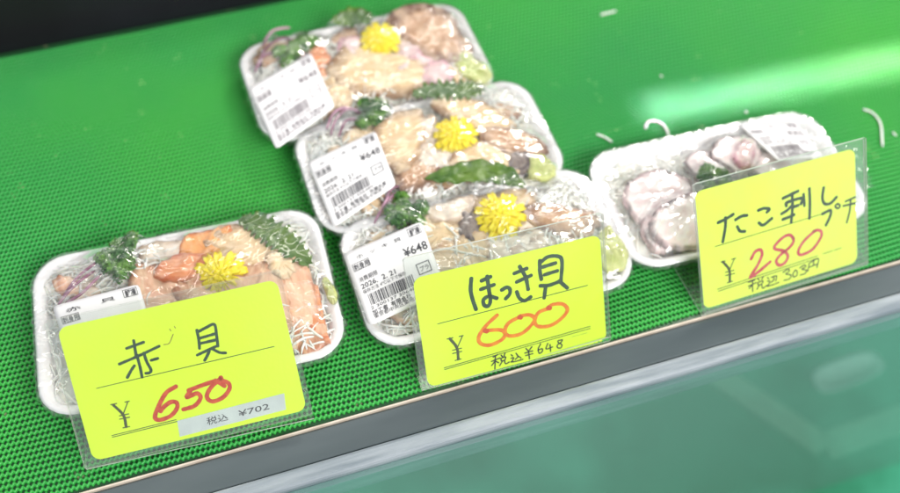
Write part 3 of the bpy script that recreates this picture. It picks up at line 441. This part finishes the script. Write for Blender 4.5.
def make_label(corners, film_z, parent, kind, org):
    """corners TL TR BR BL in local metres; returns a function for the plane height so the film is pressed under it"""
    c = [Vector((x-org[0], y-org[1], 0)) for x, y in corners]
    z = [film_z(p.x, p.y)+.0002 for p in c]
    def bil(u, v):  # u right, v down
        p = (c[0]*(1-u)+c[1]*u)*(1-v)+(c[3]*(1-u)+c[2]*u)*v
        q = (z[0]*(1-u)+z[1]*u)*(1-v)+(z[3]*(1-u)+z[2]*u)*v
        return p, q
    lift = 0.
    for i in range(9):
        for j in range(9):
            p, q = bil(i/8, j/8); lift = max(lift, (film_z(p.x, p.y)-q)*.85)
    lift += .0004
    def surf(u, v, dz=0.):
        p, q = bil(u, v); bow = .0012*math.sin(math.pi*u)*math.sin(math.pi*v)
        return (p.x, p.y, q+lift+bow+dz)
    n = 16; vs = []; cr = .05; b = MB()
    for j in range(n+1):
        for i in range(n+1):
            u, v = i/n, j/n
            for (uu, vv) in ((0, 0), (1, 0), (0, 1), (1, 1)):       # rounded corners
                if abs(u-uu)+abs(v-vv) < 1e-6: u = uu+(.5-uu)*.028; v = vv+(.5-vv)*.028
            vs.append(surf(u, v))
    fs = [(j*(n+1)+i, (j+1)*(n+1)+i, (j+1)*(n+1)+i+1, j*(n+1)+i+1) for j in range(n) for i in range(n)]
    b.add(vs, fs); lab = b.build('price_label', M['label'], parent)
    s = lab.modifiers.new('thick', 'SOLIDIFY'); s.thickness = .00018; s.offset = -1
    W_ = (c[1]-c[0]).length; H_ = (c[3]-c[0]).length; pb = MB()
    def tx(body, u, v, h, bold=0., width=None):
        tv, tf, x1 = text_mesh(body, 1., bold); sx = h if width is None else width*W_/x1
        if not tv: return
        # curve-derived faces are mapped straight onto the label
        pb.add([surf(u+x*sx/W_, v-y*h/H_, .00022) for x, y, _ in tv], tf)
    def rc(u0, v0, u1, v1): pb.add([surf(u0, v0, .0002), surf(u0, v1, .0002), surf(u1, v1, .0002), surf(u1, v0, .0002)], [(0, 1, 2, 3)])
    def frame(u0, v0, u1, v1, t=.006):
        rc(u0, v0, u1, v0+t); rc(u0, v1-t, u1, v1); rc(u0, v0+t, u0+t, v1-t); rc(u1-t, v0+t, u1, v1-t)
    name = {'left': '赤    貝', 'right': 'た こ 刺 し'}.get(kind, 'ホ  ッ  キ  貝')
    tx(name, .12, .14, .0032, 0, .58); tx('解凍', .82, .135, .0050, .02, .13); frame(.80, .035, .965, .15)
    tx('刺身用', .06, .27, .0044, .015, .19); frame(.05, .18, .26, .285)
    if kind != 'left': tx('¥303' if kind == 'right' else '¥648', .67, .385, .0082, .012, .30)
    tx('消費期限', .06, .44, .0036, 0, .24); tx('2026.  2. 21', .06, .535, .0046, .01, .44); tx('保存方法 4℃以下で保存', .06, .60, .0028, 0, .55)
    rr = random.Random(3); u = .10
    while u < .68:
        w = rr.choice([.006, .006, .011, .016]); rc(u, .63, u+w, .775); u += w+rr.choice([.006, .008, .013])
    tx('2 300137 306480', .08, .825, .0027, 0, .62)
    frame(.75, .53, .92, .68, .012); tx('プラ', .775, .64, .0040, .01, .12)
    tx('加工者  有限会社  市場水産', .08, .895, .0034, .012, .80); tx('東京都中央区築地市場通り', .08, .945, .0028, 0, .76)
    pb.build('label_print', M['printpale' if kind in ('back', 'right') else 'print'], lab, False)
    def press(x, y):
        # film height limit under the label
        m = None
        d0, d1 = c[1]-c[0], c[3]-c[0]; q = Vector((x, y, 0))-c[0]; det = d0.x*d1.y-d0.y*d1.x
        if abs(det) < 1e-12: return None
        u = (q.x*d1.y-q.y*d1.x)/det; v = (d0.x*q.y-d0.y*q.x)/det
        if -.03 <= u <= 1.03 and -.03 <= v <= 1.03: return surf(min(1, max(0, u)), min(1, max(0, v)))[2]-.0006
        return None
    return press

def film(parts, w, d, seed, parent, kind, label_pts, org, flo=None):
    """cling film: a taut sheet over the contents, creased towards the corners, tucked under the rim"""
    vs, fs = [], []
    for o in parts:
        n = len(vs); vs += [v.co.copy() for v in o.data.vertices]; fs += [tuple(i+n for i in p.vertices) for p in o.data.polygons]
    bvh = BVHTree.FromPolygons(vs, fs)
    K, TH = 84, 520
    ring = [rrect(w+.0016, d+.0016, .020, TH)]
    def hit(x, y):
        r_ = bvh.ray_cast(Vector((x, y, .2)), Vector((0, 0, -1)))
        return r_[0].z if r_[0] else .004
    Z = np.zeros((K+1, TH)); Xg = np.zeros((K+1, TH)); Yg = np.zeros((K+1, TH))
    for k in range(K+1):
        t = (k/K)
        for i, (x, y) in enumerate(ring[0]):
            Xg[k, i] = x*t; Yg[k, i] = y*t
            Z[k, i] = hit(x*t, y*t)+.0008 if k < K else .0182
    base = Z.copy(); H = Z.copy()
    for it in range(150):
        S = H.copy()
        S[1:K] = (H[:K-1]+H[2:K+1]+np.roll(H, 1, 1)[1:K]+np.roll(H, -1, 1)[1:K])/4
        S[0, :] = H[1].mean()
        H = np.maximum(S, base); H[K] = .0182
    for it in range(2):
        S = H.copy(); S[1:K] = (H[:K-1]+H[2:K+1]+np.roll(H, 1, 1)[1:K]+np.roll(H, -1, 1)[1:K])/4; H = S
    def fz(x, y):
        i = int(np.argmin((Xg-x)**2+(Yg-y)**2)); return float(H.flat[i])
    press = make_label(label_pts, fz, parent, kind, org)
    rr = random.Random(seed)
    # creases: ridges that run inward from the rim
    add = np.zeros_like(H)
    crz = np.zeros_like(H)
    for q in range(60):
        a = rr.choice([rr.uniform(0, 6.28), rr.choice([.5, 2.6, 3.7, 5.8])+rr.uniform(-.3, .3)])
        x0, y0 = math.cos(a)*w*.5, math.sin(a)*d*.5; ang = math.atan2(-y0, -x0)+rr.uniform(-.8, .8)
        L_ = rr.uniform(.015, .06); wd = rr.uniform(.00035, .0009); hh = rr.uniform(.0003, .0010)
        dx, dy = math.cos(ang), math.sin(ang); px, py = Xg-x0, Yg-y0
        al = px*dx+py*dy; pe = px*-dy+py*dx + .002*np.sin(al*90+q)
        g_ = np.exp(-(pe/wd)**2)*np.clip(1-al/L_, 0, 1)*np.clip((al+.004)/.006, 0, 1); add += hh*g_; crz = np.maximum(crz, g_*rr.choice([.15, .3, .5, 1.]))
    H = H+add
    if flo:
        fm = np.clip((np.hypot(Xg-flo[0], Yg-flo[1])-.013)/.006, 0, 1); H = H-add*(1-fm); crz = crz*fm
    for k in range(K):
        for i in range(TH): H[k, i] += .00035*nz(Xg[k, i], Yg[k, i], seed, 260)
    for k in range(K+1):
        for i in range(0, TH):
            p = press(Xg[k, i], Yg[k, i])
            if p is not None: H[k, i] = min(H[k, i], p)
    V = [(Xg[k, i], Yg[k, i], H[k, i]) for k in range(1, K+1) for i in range(TH)]
    F = [((k-1)*TH+i, (k-1)*TH+(i+1) % TH, k*TH+(i+1) % TH, k*TH+i) for k in range(1, K) for i in range(TH)]
    V.append((0, 0, float(H[0, 0]))); c0 = len(V)-1; F += [(c0, i, (i+1) % TH) for i in range(TH)]
    last = (K-1)*TH
    for (dr, z) in ((.0018, .0172), (.0022, .0145), (-.0010, .009), (-.006, .0035), (-.012, .0006)):
        rg = rrect(w+2*dr, d+2*dr, max(.02+dr, .008), TH); n0 = len(V)
        for i, (x, y) in enumerate(rg):
            j = nz(x, y, seed+z*300, 240)*.0011*(1 if z < .016 else .5)+.0007*math.sin(i*.9+3*nz(x, y, 5, 60))*(1 if z < .015 else 0)
            l = math.hypot(x, y); V.append((x*(1+j/l), y*(1+j/l), max(.0006, z+nz(x, y, seed, 130)*.001)))
        F += [(last+i, last+(i+1) % TH, n0+(i+1) % TH, n0+i) for i in range(TH)]; last = n0
    o = mesh_obj('cling_film', V, F, M['film'], parent)
    C_ = [float(crz[k, i])*.8+.16*max(0, k/K-.90)*10*(.5+nz(Xg[k, i], Yg[k, i], seed, 300)) for k in range(1, K+1) for i in range(TH)]+[0.]
    C_ += [max(0, .10+.75*nz(V[q][0]*1., V[q][1]*1., V[q][2]+seed, 330)) for q in range(len(C_), len(V))]
    at = o.data.attributes.new('crease', 'FLOAT', 'POINT'); at.data.foreach_set('value', [max(0., min(1., c)) for c in C_])
    return o

def film_tail(pts, parent, seed):
    """crumpled loose end of film"""
    rr = random.Random(seed); n, m = 26, 14; vs = []
    a, c, e, g = [Vector(p) for p in pts]
    for j in range(m+1):
        for i in range(n+1):
            u, v = i/n, j/m; p = (a*(1-u)+c*u)*(1-v)+(g*(1-u)+e*u)*v
            k = .0022*nz(u*5, v*9, seed)+.0012*nz(u*14, v*20, seed+3)+.001*math.sin(v*14+u*3)
            vs.append((p.x+.0015*nz(u*7, v*7, seed+8), p.y+.0015*nz(u*6, v*8, seed+5), max(.0012, p.z+k)))
    return mesh_obj('film_tail', vs, [(j*(n+1)+i, j*(n+1)+i+1, (j+1)*(n+1)+i+1, (j+1)*(n+1)+i) for j in range(m) for i in range(n)], M['film'], parent)

PACKDEF = dict(
 left=((-.037, .3125), .162, .101, -.045, .019, 'film wrapped white tray of orange and brown clam slices behind the leftmost yellow price card', 1),
 front=((.134, .2975), .158, .088, 0., .019, 'film wrapped tray of pale clam slices with yellow flower, directly behind the middle price card', 2),
 middle=((.1245, .378), .156, .086, .02, .021, 'film wrapped clam tray in the middle of the row of three, its label facing up', 3),
 back=((.1065, .459), .156, .088, .03, .021, 'out of focus film wrapped clam tray farthest back in the row of three', 4),
 right=((.2925, .301), .158, .088, -.03, .013, 'film wrapped white tray of octopus slices behind the rightmost price card', 5))
for key, (cen, w, d, yaw, top, lab, seed) in PACKDEF.items():
    P = PACKS[key]; root = thing('seafood_pack', lab, 'seafood pack', (cen[0], cen[1], .0014), 'wrapped seafood packs')
    root.rotation_euler.z = yaw; org = cen; cs, sn = math.cos(-yaw), math.sin(-yaw)
    def lo(q): x, y = q[0]/1000-cen[0], q[1]/1000-cen[1]; return (x*cs-y*sn, x*sn+y*cs)
    ft = foam_tray(w, d, root); rd = radish(w, d, top, seed, root, 150 if key == 'right' else 340)
    parts = [ft, rd]
    for k, (c, z, pts) in enumerate(P['slices']):
        loc = [lo(p) for p in pts]; mx_, my_ = sum(p[0] for p in loc)/len(loc), sum(p[1] for p in loc)/len(loc); gs = 1.05 if c in ('octo', 'grey', 'pink') else (1.30 if key == 'left' else 1.2); loc = [(min(w/2-.009, max(-w/2+.009, mx_+(x-mx_)*gs)), min(d/2-.006, max(-d/2+.006, my_+(y-my_)*gs))) for x, y in loc]
        oct_ = c == 'octo'
        parts.append(slab('octopus_slice' if oct_ else 'shellfish_slice', loc, z-.0035+(0 if key != 'right' else -.001), FL[c], root, seed*20+k, thk=.0045 if not oct_ else .006, dome=.0022 if not oct_ else .0016, rip=.0009 if not oct_ else .0006, onesided=oct_))
    rr = random.Random(seed+77); NF = {'left': 13, 'right': 0}.get(key, 19)
    for k in range(NF):
        fx, fy = rr.uniform(-.060, .058 if key != 'left' else .050), rr.uniform(-.032, .029); sz = rr.uniform(.007, .014); a = rr.uniform(0, 6.28)
        el = rr.uniform(.45, .9); pl = []
        for i in range(7):
            t = i/7*6.283; q = sz*rr.uniform(.75, 1.2); u_, v_ = math.cos(t)*q, math.sin(t)*q*el
            pl.append((fx+u_*math.cos(a)-v_*math.sin(a), fy+u_*math.sin(a)+v_*math.cos(a)))
        pool = {'left': ['orange', 'blush', 'tan', 'blush', 'pale', 'orange'], 'front': ['tan', 'pale', 'tan', 'pale', 'brown'], 'middle': ['tan', 'tan', 'pale', 'brown'], 'back': ['tan', 'pink', 'brown', 'tan', 'pale']}[key]
        parts.append(slab('shellfish_slice', pl, bedz(w, d, fx, fy, top)+rr.uniform(-.001, .001), FL[rr.choice(pool)], root, seed*90+k, tilt=.25, jagk=.16, rings=7, seg=44))
    parts.append(parsley([lo(p) for p in P['parsley']], .0245 if key != 'right' else .022, seed, root))
    if P['leaf']: parts.append(leaf(P['leaf'][0], [lo(p) for p in P['leaf'][2]], P['leaf'][1]-.0005, P['leaf'][3]*(1.35 if P['leaf'][0] == 'plain' else 1.1), root, seed))
    if P['flower']:
        (fx, fy) = lo(P['flower'][0]); parts.append(flower(fx, fy, P['flower'][2]-.0075, P['flower'][1]/1000*1.26, root, (.28, -.05), seed))
    for st in P['stalks']:
        q = catmull([(*lo(p), 0) for p in st], 6); b = MB(); n = len(q)
        b.tube([(p.x, p.y, .021+.003*math.sin(i/n*3)) for i, p in enumerate(q)], .0009, 6); parts.append(b.build('purple_stalk', M['stalk'], root))
    if P['wasabi']: parts.append(slab('wasabi_dab', [lo(p) for p in P['wasabi']], .0185 if key == 'left' else .021, M['wasabi'], root, seed, dome=.0022, rip=.0014))
    if key in ('front', 'middle', 'back'):
        b = MB(); rr = random.Random(seed+50)
        for _ in range(16):
            x0, y0 = -w/2+rr.uniform(.012, .04), rr.uniform(-.030, .02); a = rr.uniform(.3, 1.8)
            b.tube([(x0+math.cos(a)*t*.016+.002*math.sin(t*4+x0*900), y0+math.sin(a)*t*.016, top-.002+.002*math.sin(t*3)) for t in [i/7 for i in range(8)]], .0007, 5, .6)
        parts.append(b.build('seaweed_shreds', M['seaweed'], root)); 
    film(parts, w, d, seed*3, root, key, [(cen[0]+lo(p)[0], cen[1]+lo(p)[1]) for p in P['label']], org, lo(P['flower'][0]) if P['flower'] else None)
    if key == 'right':
        film_tail([(.066, -.012, .012), (.098, -.020, .003), (.100, .012, .010), (.074, .018, .014)], root, 4)
    if key == 'left':
        film_tail([(-.055, .040, .012), (.0, .050, .004), (.02, .042, .018), (-.05, .036, .018)], root, 9)

# loose radish shreds on the mat
names = ['short pale radish shred on the mat left of the curled one', 'hook shaped curled radish shred on the mat behind the octopus tray', 'long bent radish shred on the mat right of the octopus tray label',
 'short radish shred lying far back on the mat near the top', 'tiny radish crumb on the mat just above the octopus tray label', 'tiny pale crumb halfway back on the mat above the hooked shred', 'tiny pale crumb on the mat between the octopus tray and its label', 'faint short shred at the right edge of the mat']
for st, nm in zip(SHREDS, names):
    q = catmull([(x/1000, y/1000, 0) for x, y in st], 6); ox, oy = q[0].x, q[0].y; b = MB()
    b.tube([(p.x-ox, p.y-oy, .0009) for p in q], .0009 if len(st) > 2 else .0008, 6, .7); o = b.build('radish_shred', M['radish']); o.location = (ox, oy, .0011); tag(o, nm, 'radish shred', 'radish shreds dropped on the mat')

# ------------------------------------------------------------------ price cards
def ribbon(b, pts, w, zoff):
    """one pen stroke as a flat band with round ends, in card millimetres"""
    P = catmull([(x, y, 0) for x, y in pts], 7); n = len(P); base = [(0, 0)]
    vs = []; fs = []
    L = []
    for i, p in enumerate(P):
        t = (P[min(i+1, n-1)]-P[max(i-1, 0)]); t = t.normalized() if t.length > 1e-6 else Vector((1, 0, 0)); s = Vector((-t.y, t.x, 0))
        ww = w/2*(1+.13*noise.noise(Vector((p.x*.7, p.y*.7, w))))
        L.append((p, s, ww, t))
    p, s, ww, t = L[0]
    for a in (-1.15, -.6): pass
    rows = []
    for k, (f, g) in enumerate(((-.95, .35), (-.7, .75), (-.35, .95))): p, s, ww, t = L[0]; rows.append((p+t*f*ww, s, ww*g))
    rows += [(p, s, ww) for p, s, ww, t in L]
    for k, (f, g) in enumerate(((.35, .95), (.7, .75), (.95, .35))): p, s, ww, t = L[-1]; rows.append((p+t*f*ww, s, ww*g))
    for i, (p, s, ww) in enumerate(rows):
        for q in (-1, 1): c = p+s*q*ww; vs.append((c.x/1000, c.y/1000, zoff))
    fs = [(2*i, 2*i+1, 2*i+3, 2*i+2) for i in range(len(rows)-1)]
    b.add(vs, fs)

def rr_sheet(x0, y0, x1, y1, r, z0, z1, arc=6):
    w, d = x1-x0, y1-y0; P = []
    for cx, cy, a in ((x1-r, y0+r, 270), (x1-r, y1-r, 0), (x0+r, y1-r, 90), (x0+r, y0+r, 180)):
        for i in range(arc+1): t = math.radians(a+90*i/arc); P.append((cx+r*math.cos(t), cy+r*math.sin(t)))
    n = len(P); vs = [(x, y, z0) for x, y in P]+[(x, y, z1) for x, y in P]
    return vs, [tuple(range(n))[::-1], tuple(range(n, 2*n))], [(i, (i+1) % n, n+(i+1) % n, n+i) for i in range(n)]

CARDLAB = {1: 'yellow price card reading 赤貝 ¥650 in a clear stand, leftmost of three', 2: 'yellow price card reading ほっき貝 ¥600 in a clear stand, in the middle', 3: 'yellow price card reading たこ刺し ¥280 in a clear stand, rightmost of three'}
for k, D in CARDS.items():
    x, y, z, yaw, lean, roll = D['pose']; W_, H_ = [v/1000 for v in D['size']]
    if k == 1: W_ += .003
    cy, sy, cr, sr = math.cos(yaw), math.sin(yaw), math.cos(roll), math.sin(roll)
    Rz = Matrix(((cy, -sy, 0), (sy, cy, 0), (0, 0, 1)))
    U = (Rz @ Vector((cr, 0, sr))).normalized(); V = Rz @ (Vector((-sr, 0, cr))*math.cos(lean)+Vector((0, 1, 0))*math.sin(lean)); V = (V-U*V.dot(U)).normalized(); Nn = U.cross(V)
    root = thing('price_card_stand', CARDLAB[k], 'price card', (x, y, z), 'price cards in clear stands')
    root.rotation_euler = Matrix((U, V, Nn)).transposed().to_euler()
    def sheet(name, a, mats, par, r=.0015):
        vs, fc, sd = rr_sheet(*a[:4], r, *a[4:]); o = mesh_obj(name, vs, fc+sd, mats, par, False)
        if isinstance(mats, (list, tuple)):
            for i, p in enumerate(o.data.polygons): p.material_index = 0 if i < 2 else 1
        return o
    g = .00045
    sheet('front_sheet', (0, 0, W_, H_, g, g+.0009), [M['acrylic'], M['acrylic_edge']], root)
    sheet('rear_sheet', (0, 0, W_, H_-.001, -g-.0009, -g), [M['acrylic'], M['acrylic_edge']], root)
    # foot: runs back over the mat from the lower edge
    inv = Matrix((U, V, Nn)); vs = []
    for dz in (0, .0010):
        for (fx, fy) in ((0, 0), (1, 0), (1, 1), (0, 1)):
            wv = U*0+Vector((U.x, U.y, 0)).normalized()*fx*W_ + Vector((-U.y, U.x, 0)).normalized()*(.0005+fy*.036) + Vector((0, 0, -z+.0018+dz))
            vs.append(tuple(inv @ wv))
    o = mesh_obj('foot_plate', vs, [(3,2,1,0),(4,5,6,7),(0,1,5,4),(1,2,6,5),(2,3,7,6),(3,0,4,7)], [M['acrylic'], M['acrylic_edge']], root, False)
    for i, p in enumerate(o.data.polygons): p.material_index = 0 if i < 2 else 1
    c = [v/1000 for v in D['card']]
    card = sheet('yellow_card', (c[0], c[1], min(c[2], W_-.0008), c[3], -.0002, .0001), M['card3'] if k == 3 else M['card'], root, .0048)
    names_ = {'green_marker': 'handwritten_name', 'red_marker': 'handwritten_price', 'orange_marker': 'handwritten_price', 'pink_marker': 'handwritten_price', 'black_pen': 'handwritten_tax_price', 'printed_yen': 'printed_yen_sign', 'printed_rule': 'printed_rule', 'thin_mark': 'pen_mark', 'orange_dot': 'ink_blot', 'fine_print': 'fine_print'}
    acc = {}
    for i, (n, w, L) in enumerate(D['ink']):
        acc.setdefault(n, MB()); zo = .00014+.00002*i
        for st in L: ribbon(acc[n], st, max(w, .0)*(1.1 if n == 'printed_rule' else 1.1), zo); zo += .0000012
    for n, b in acc.items(): b.build(names_[n], M[n], card, False)
    if 'sticker' in D:
        S = D['sticker']; b = MB(); b.add([(S[i][0]/1000, S[i][1]/1000, .00030) for i in (3, 2, 1, 0)], [(0, 1, 2, 3)]); stk = b.build('tax_sticker', M['sticker'], card, False)
        o_, e0, e1 = Vector(S[3])/1000, Vector(S[2])-Vector(S[3]), Vector(S[0])-Vector(S[3]); e0 = e0/1000; e1 = e1/1000; b = MB()
        for body, u, wd in (('税込', .26, .20), ('¥702', .56, .29)):
            tv, tf, x1 = text_mesh(body, 1., .004)
            b.add([tuple((o_+e0*(u+a*wd/x1)+e1*(.30+.52*bb)).to_3d()+Vector((0, 0, .00036))) for a, bb, _ in tv], tf)
        b.build('printed_tax_price', M['printed_yen'] if 0 else M['print'], stk, False)

# ------------------------------------------------------------------ light
wd = bpy.data.worlds.new('World'); scn.world = wd; wd.use_nodes = True; N = wd.node_tree.nodes; L = wd.node_tree.links; bg = N['Background']
tc = N.new('ShaderNodeTexCoord'); t = N.new('ShaderNodeTexNoise'); t.inputs['Scale'].default_value = 4.; t.inputs['Detail'].default_value = 2
L.new(tc.outputs['Generated'], t.inputs['Vector']); r = N.new('ShaderNodeValToRGB'); r.color_ramp.elements[0].position = .40; r.color_ramp.elements[1].position = .60
r.color_ramp.elements[0].color = (.22, .26, .30, 1); r.color_ramp.elements[1].color = (1.15, 1.18, 1.22, 1); L.new(t.outputs['Fac'], r.inputs[0]); L.new(r.outputs[0], bg.inputs[0]); bg.inputs[1].default_value = .56

def area(name, loc, target, sx, sy, power, col):
    l = bpy.data.lights.new(name, 'AREA'); l.shape = 'RECTANGLE'; l.size = sx; l.size_y = sy; l.energy = power; l.color = col
    o = link(bpy.data.objects.new(name, l)); o.location = loc; o.rotation_euler = (Vector(target)-Vector(loc)).to_track_quat('-Z', 'Y').to_euler(); return o
area('case_tube_light', (.10, .70, .50), (.10, .30, 0), 1.0, .03, .8, (1, .94, .86))
area('ceiling_light', (.95, 1.15, 1.05), (.10, .32, 0), .3, .2, 8, (1, .96, .90))
area('daylight_opening', (.55, -.8, 1.15), (.1, .26, .03), 1.0, .5, 18, (1., .98, .95))

l = area('reflection_band_lamp', (STRIPE[0], STRIPE[1], .45), (STRIPE[0], STRIPE[1], 0), STRIPE[2], .020, STRIPE[4]*1.9, (1, .38, .85)); l.data.spread = math.radians(4.5); l.rotation_euler = (0, 0, STRIPE[3])  # added lamp: its pool on the mat stands in for a glass reflection

scn.view_settings.view_transform = 'Standard'; scn.view_settings.look = 'None'; scn.view_settings.exposure = 0.5; scn.view_settings.gamma = 1
scn.cycles.transparent_max_bounces = 24; scn.cycles.max_bounces = 8
scn.cycles.use_denoising = True
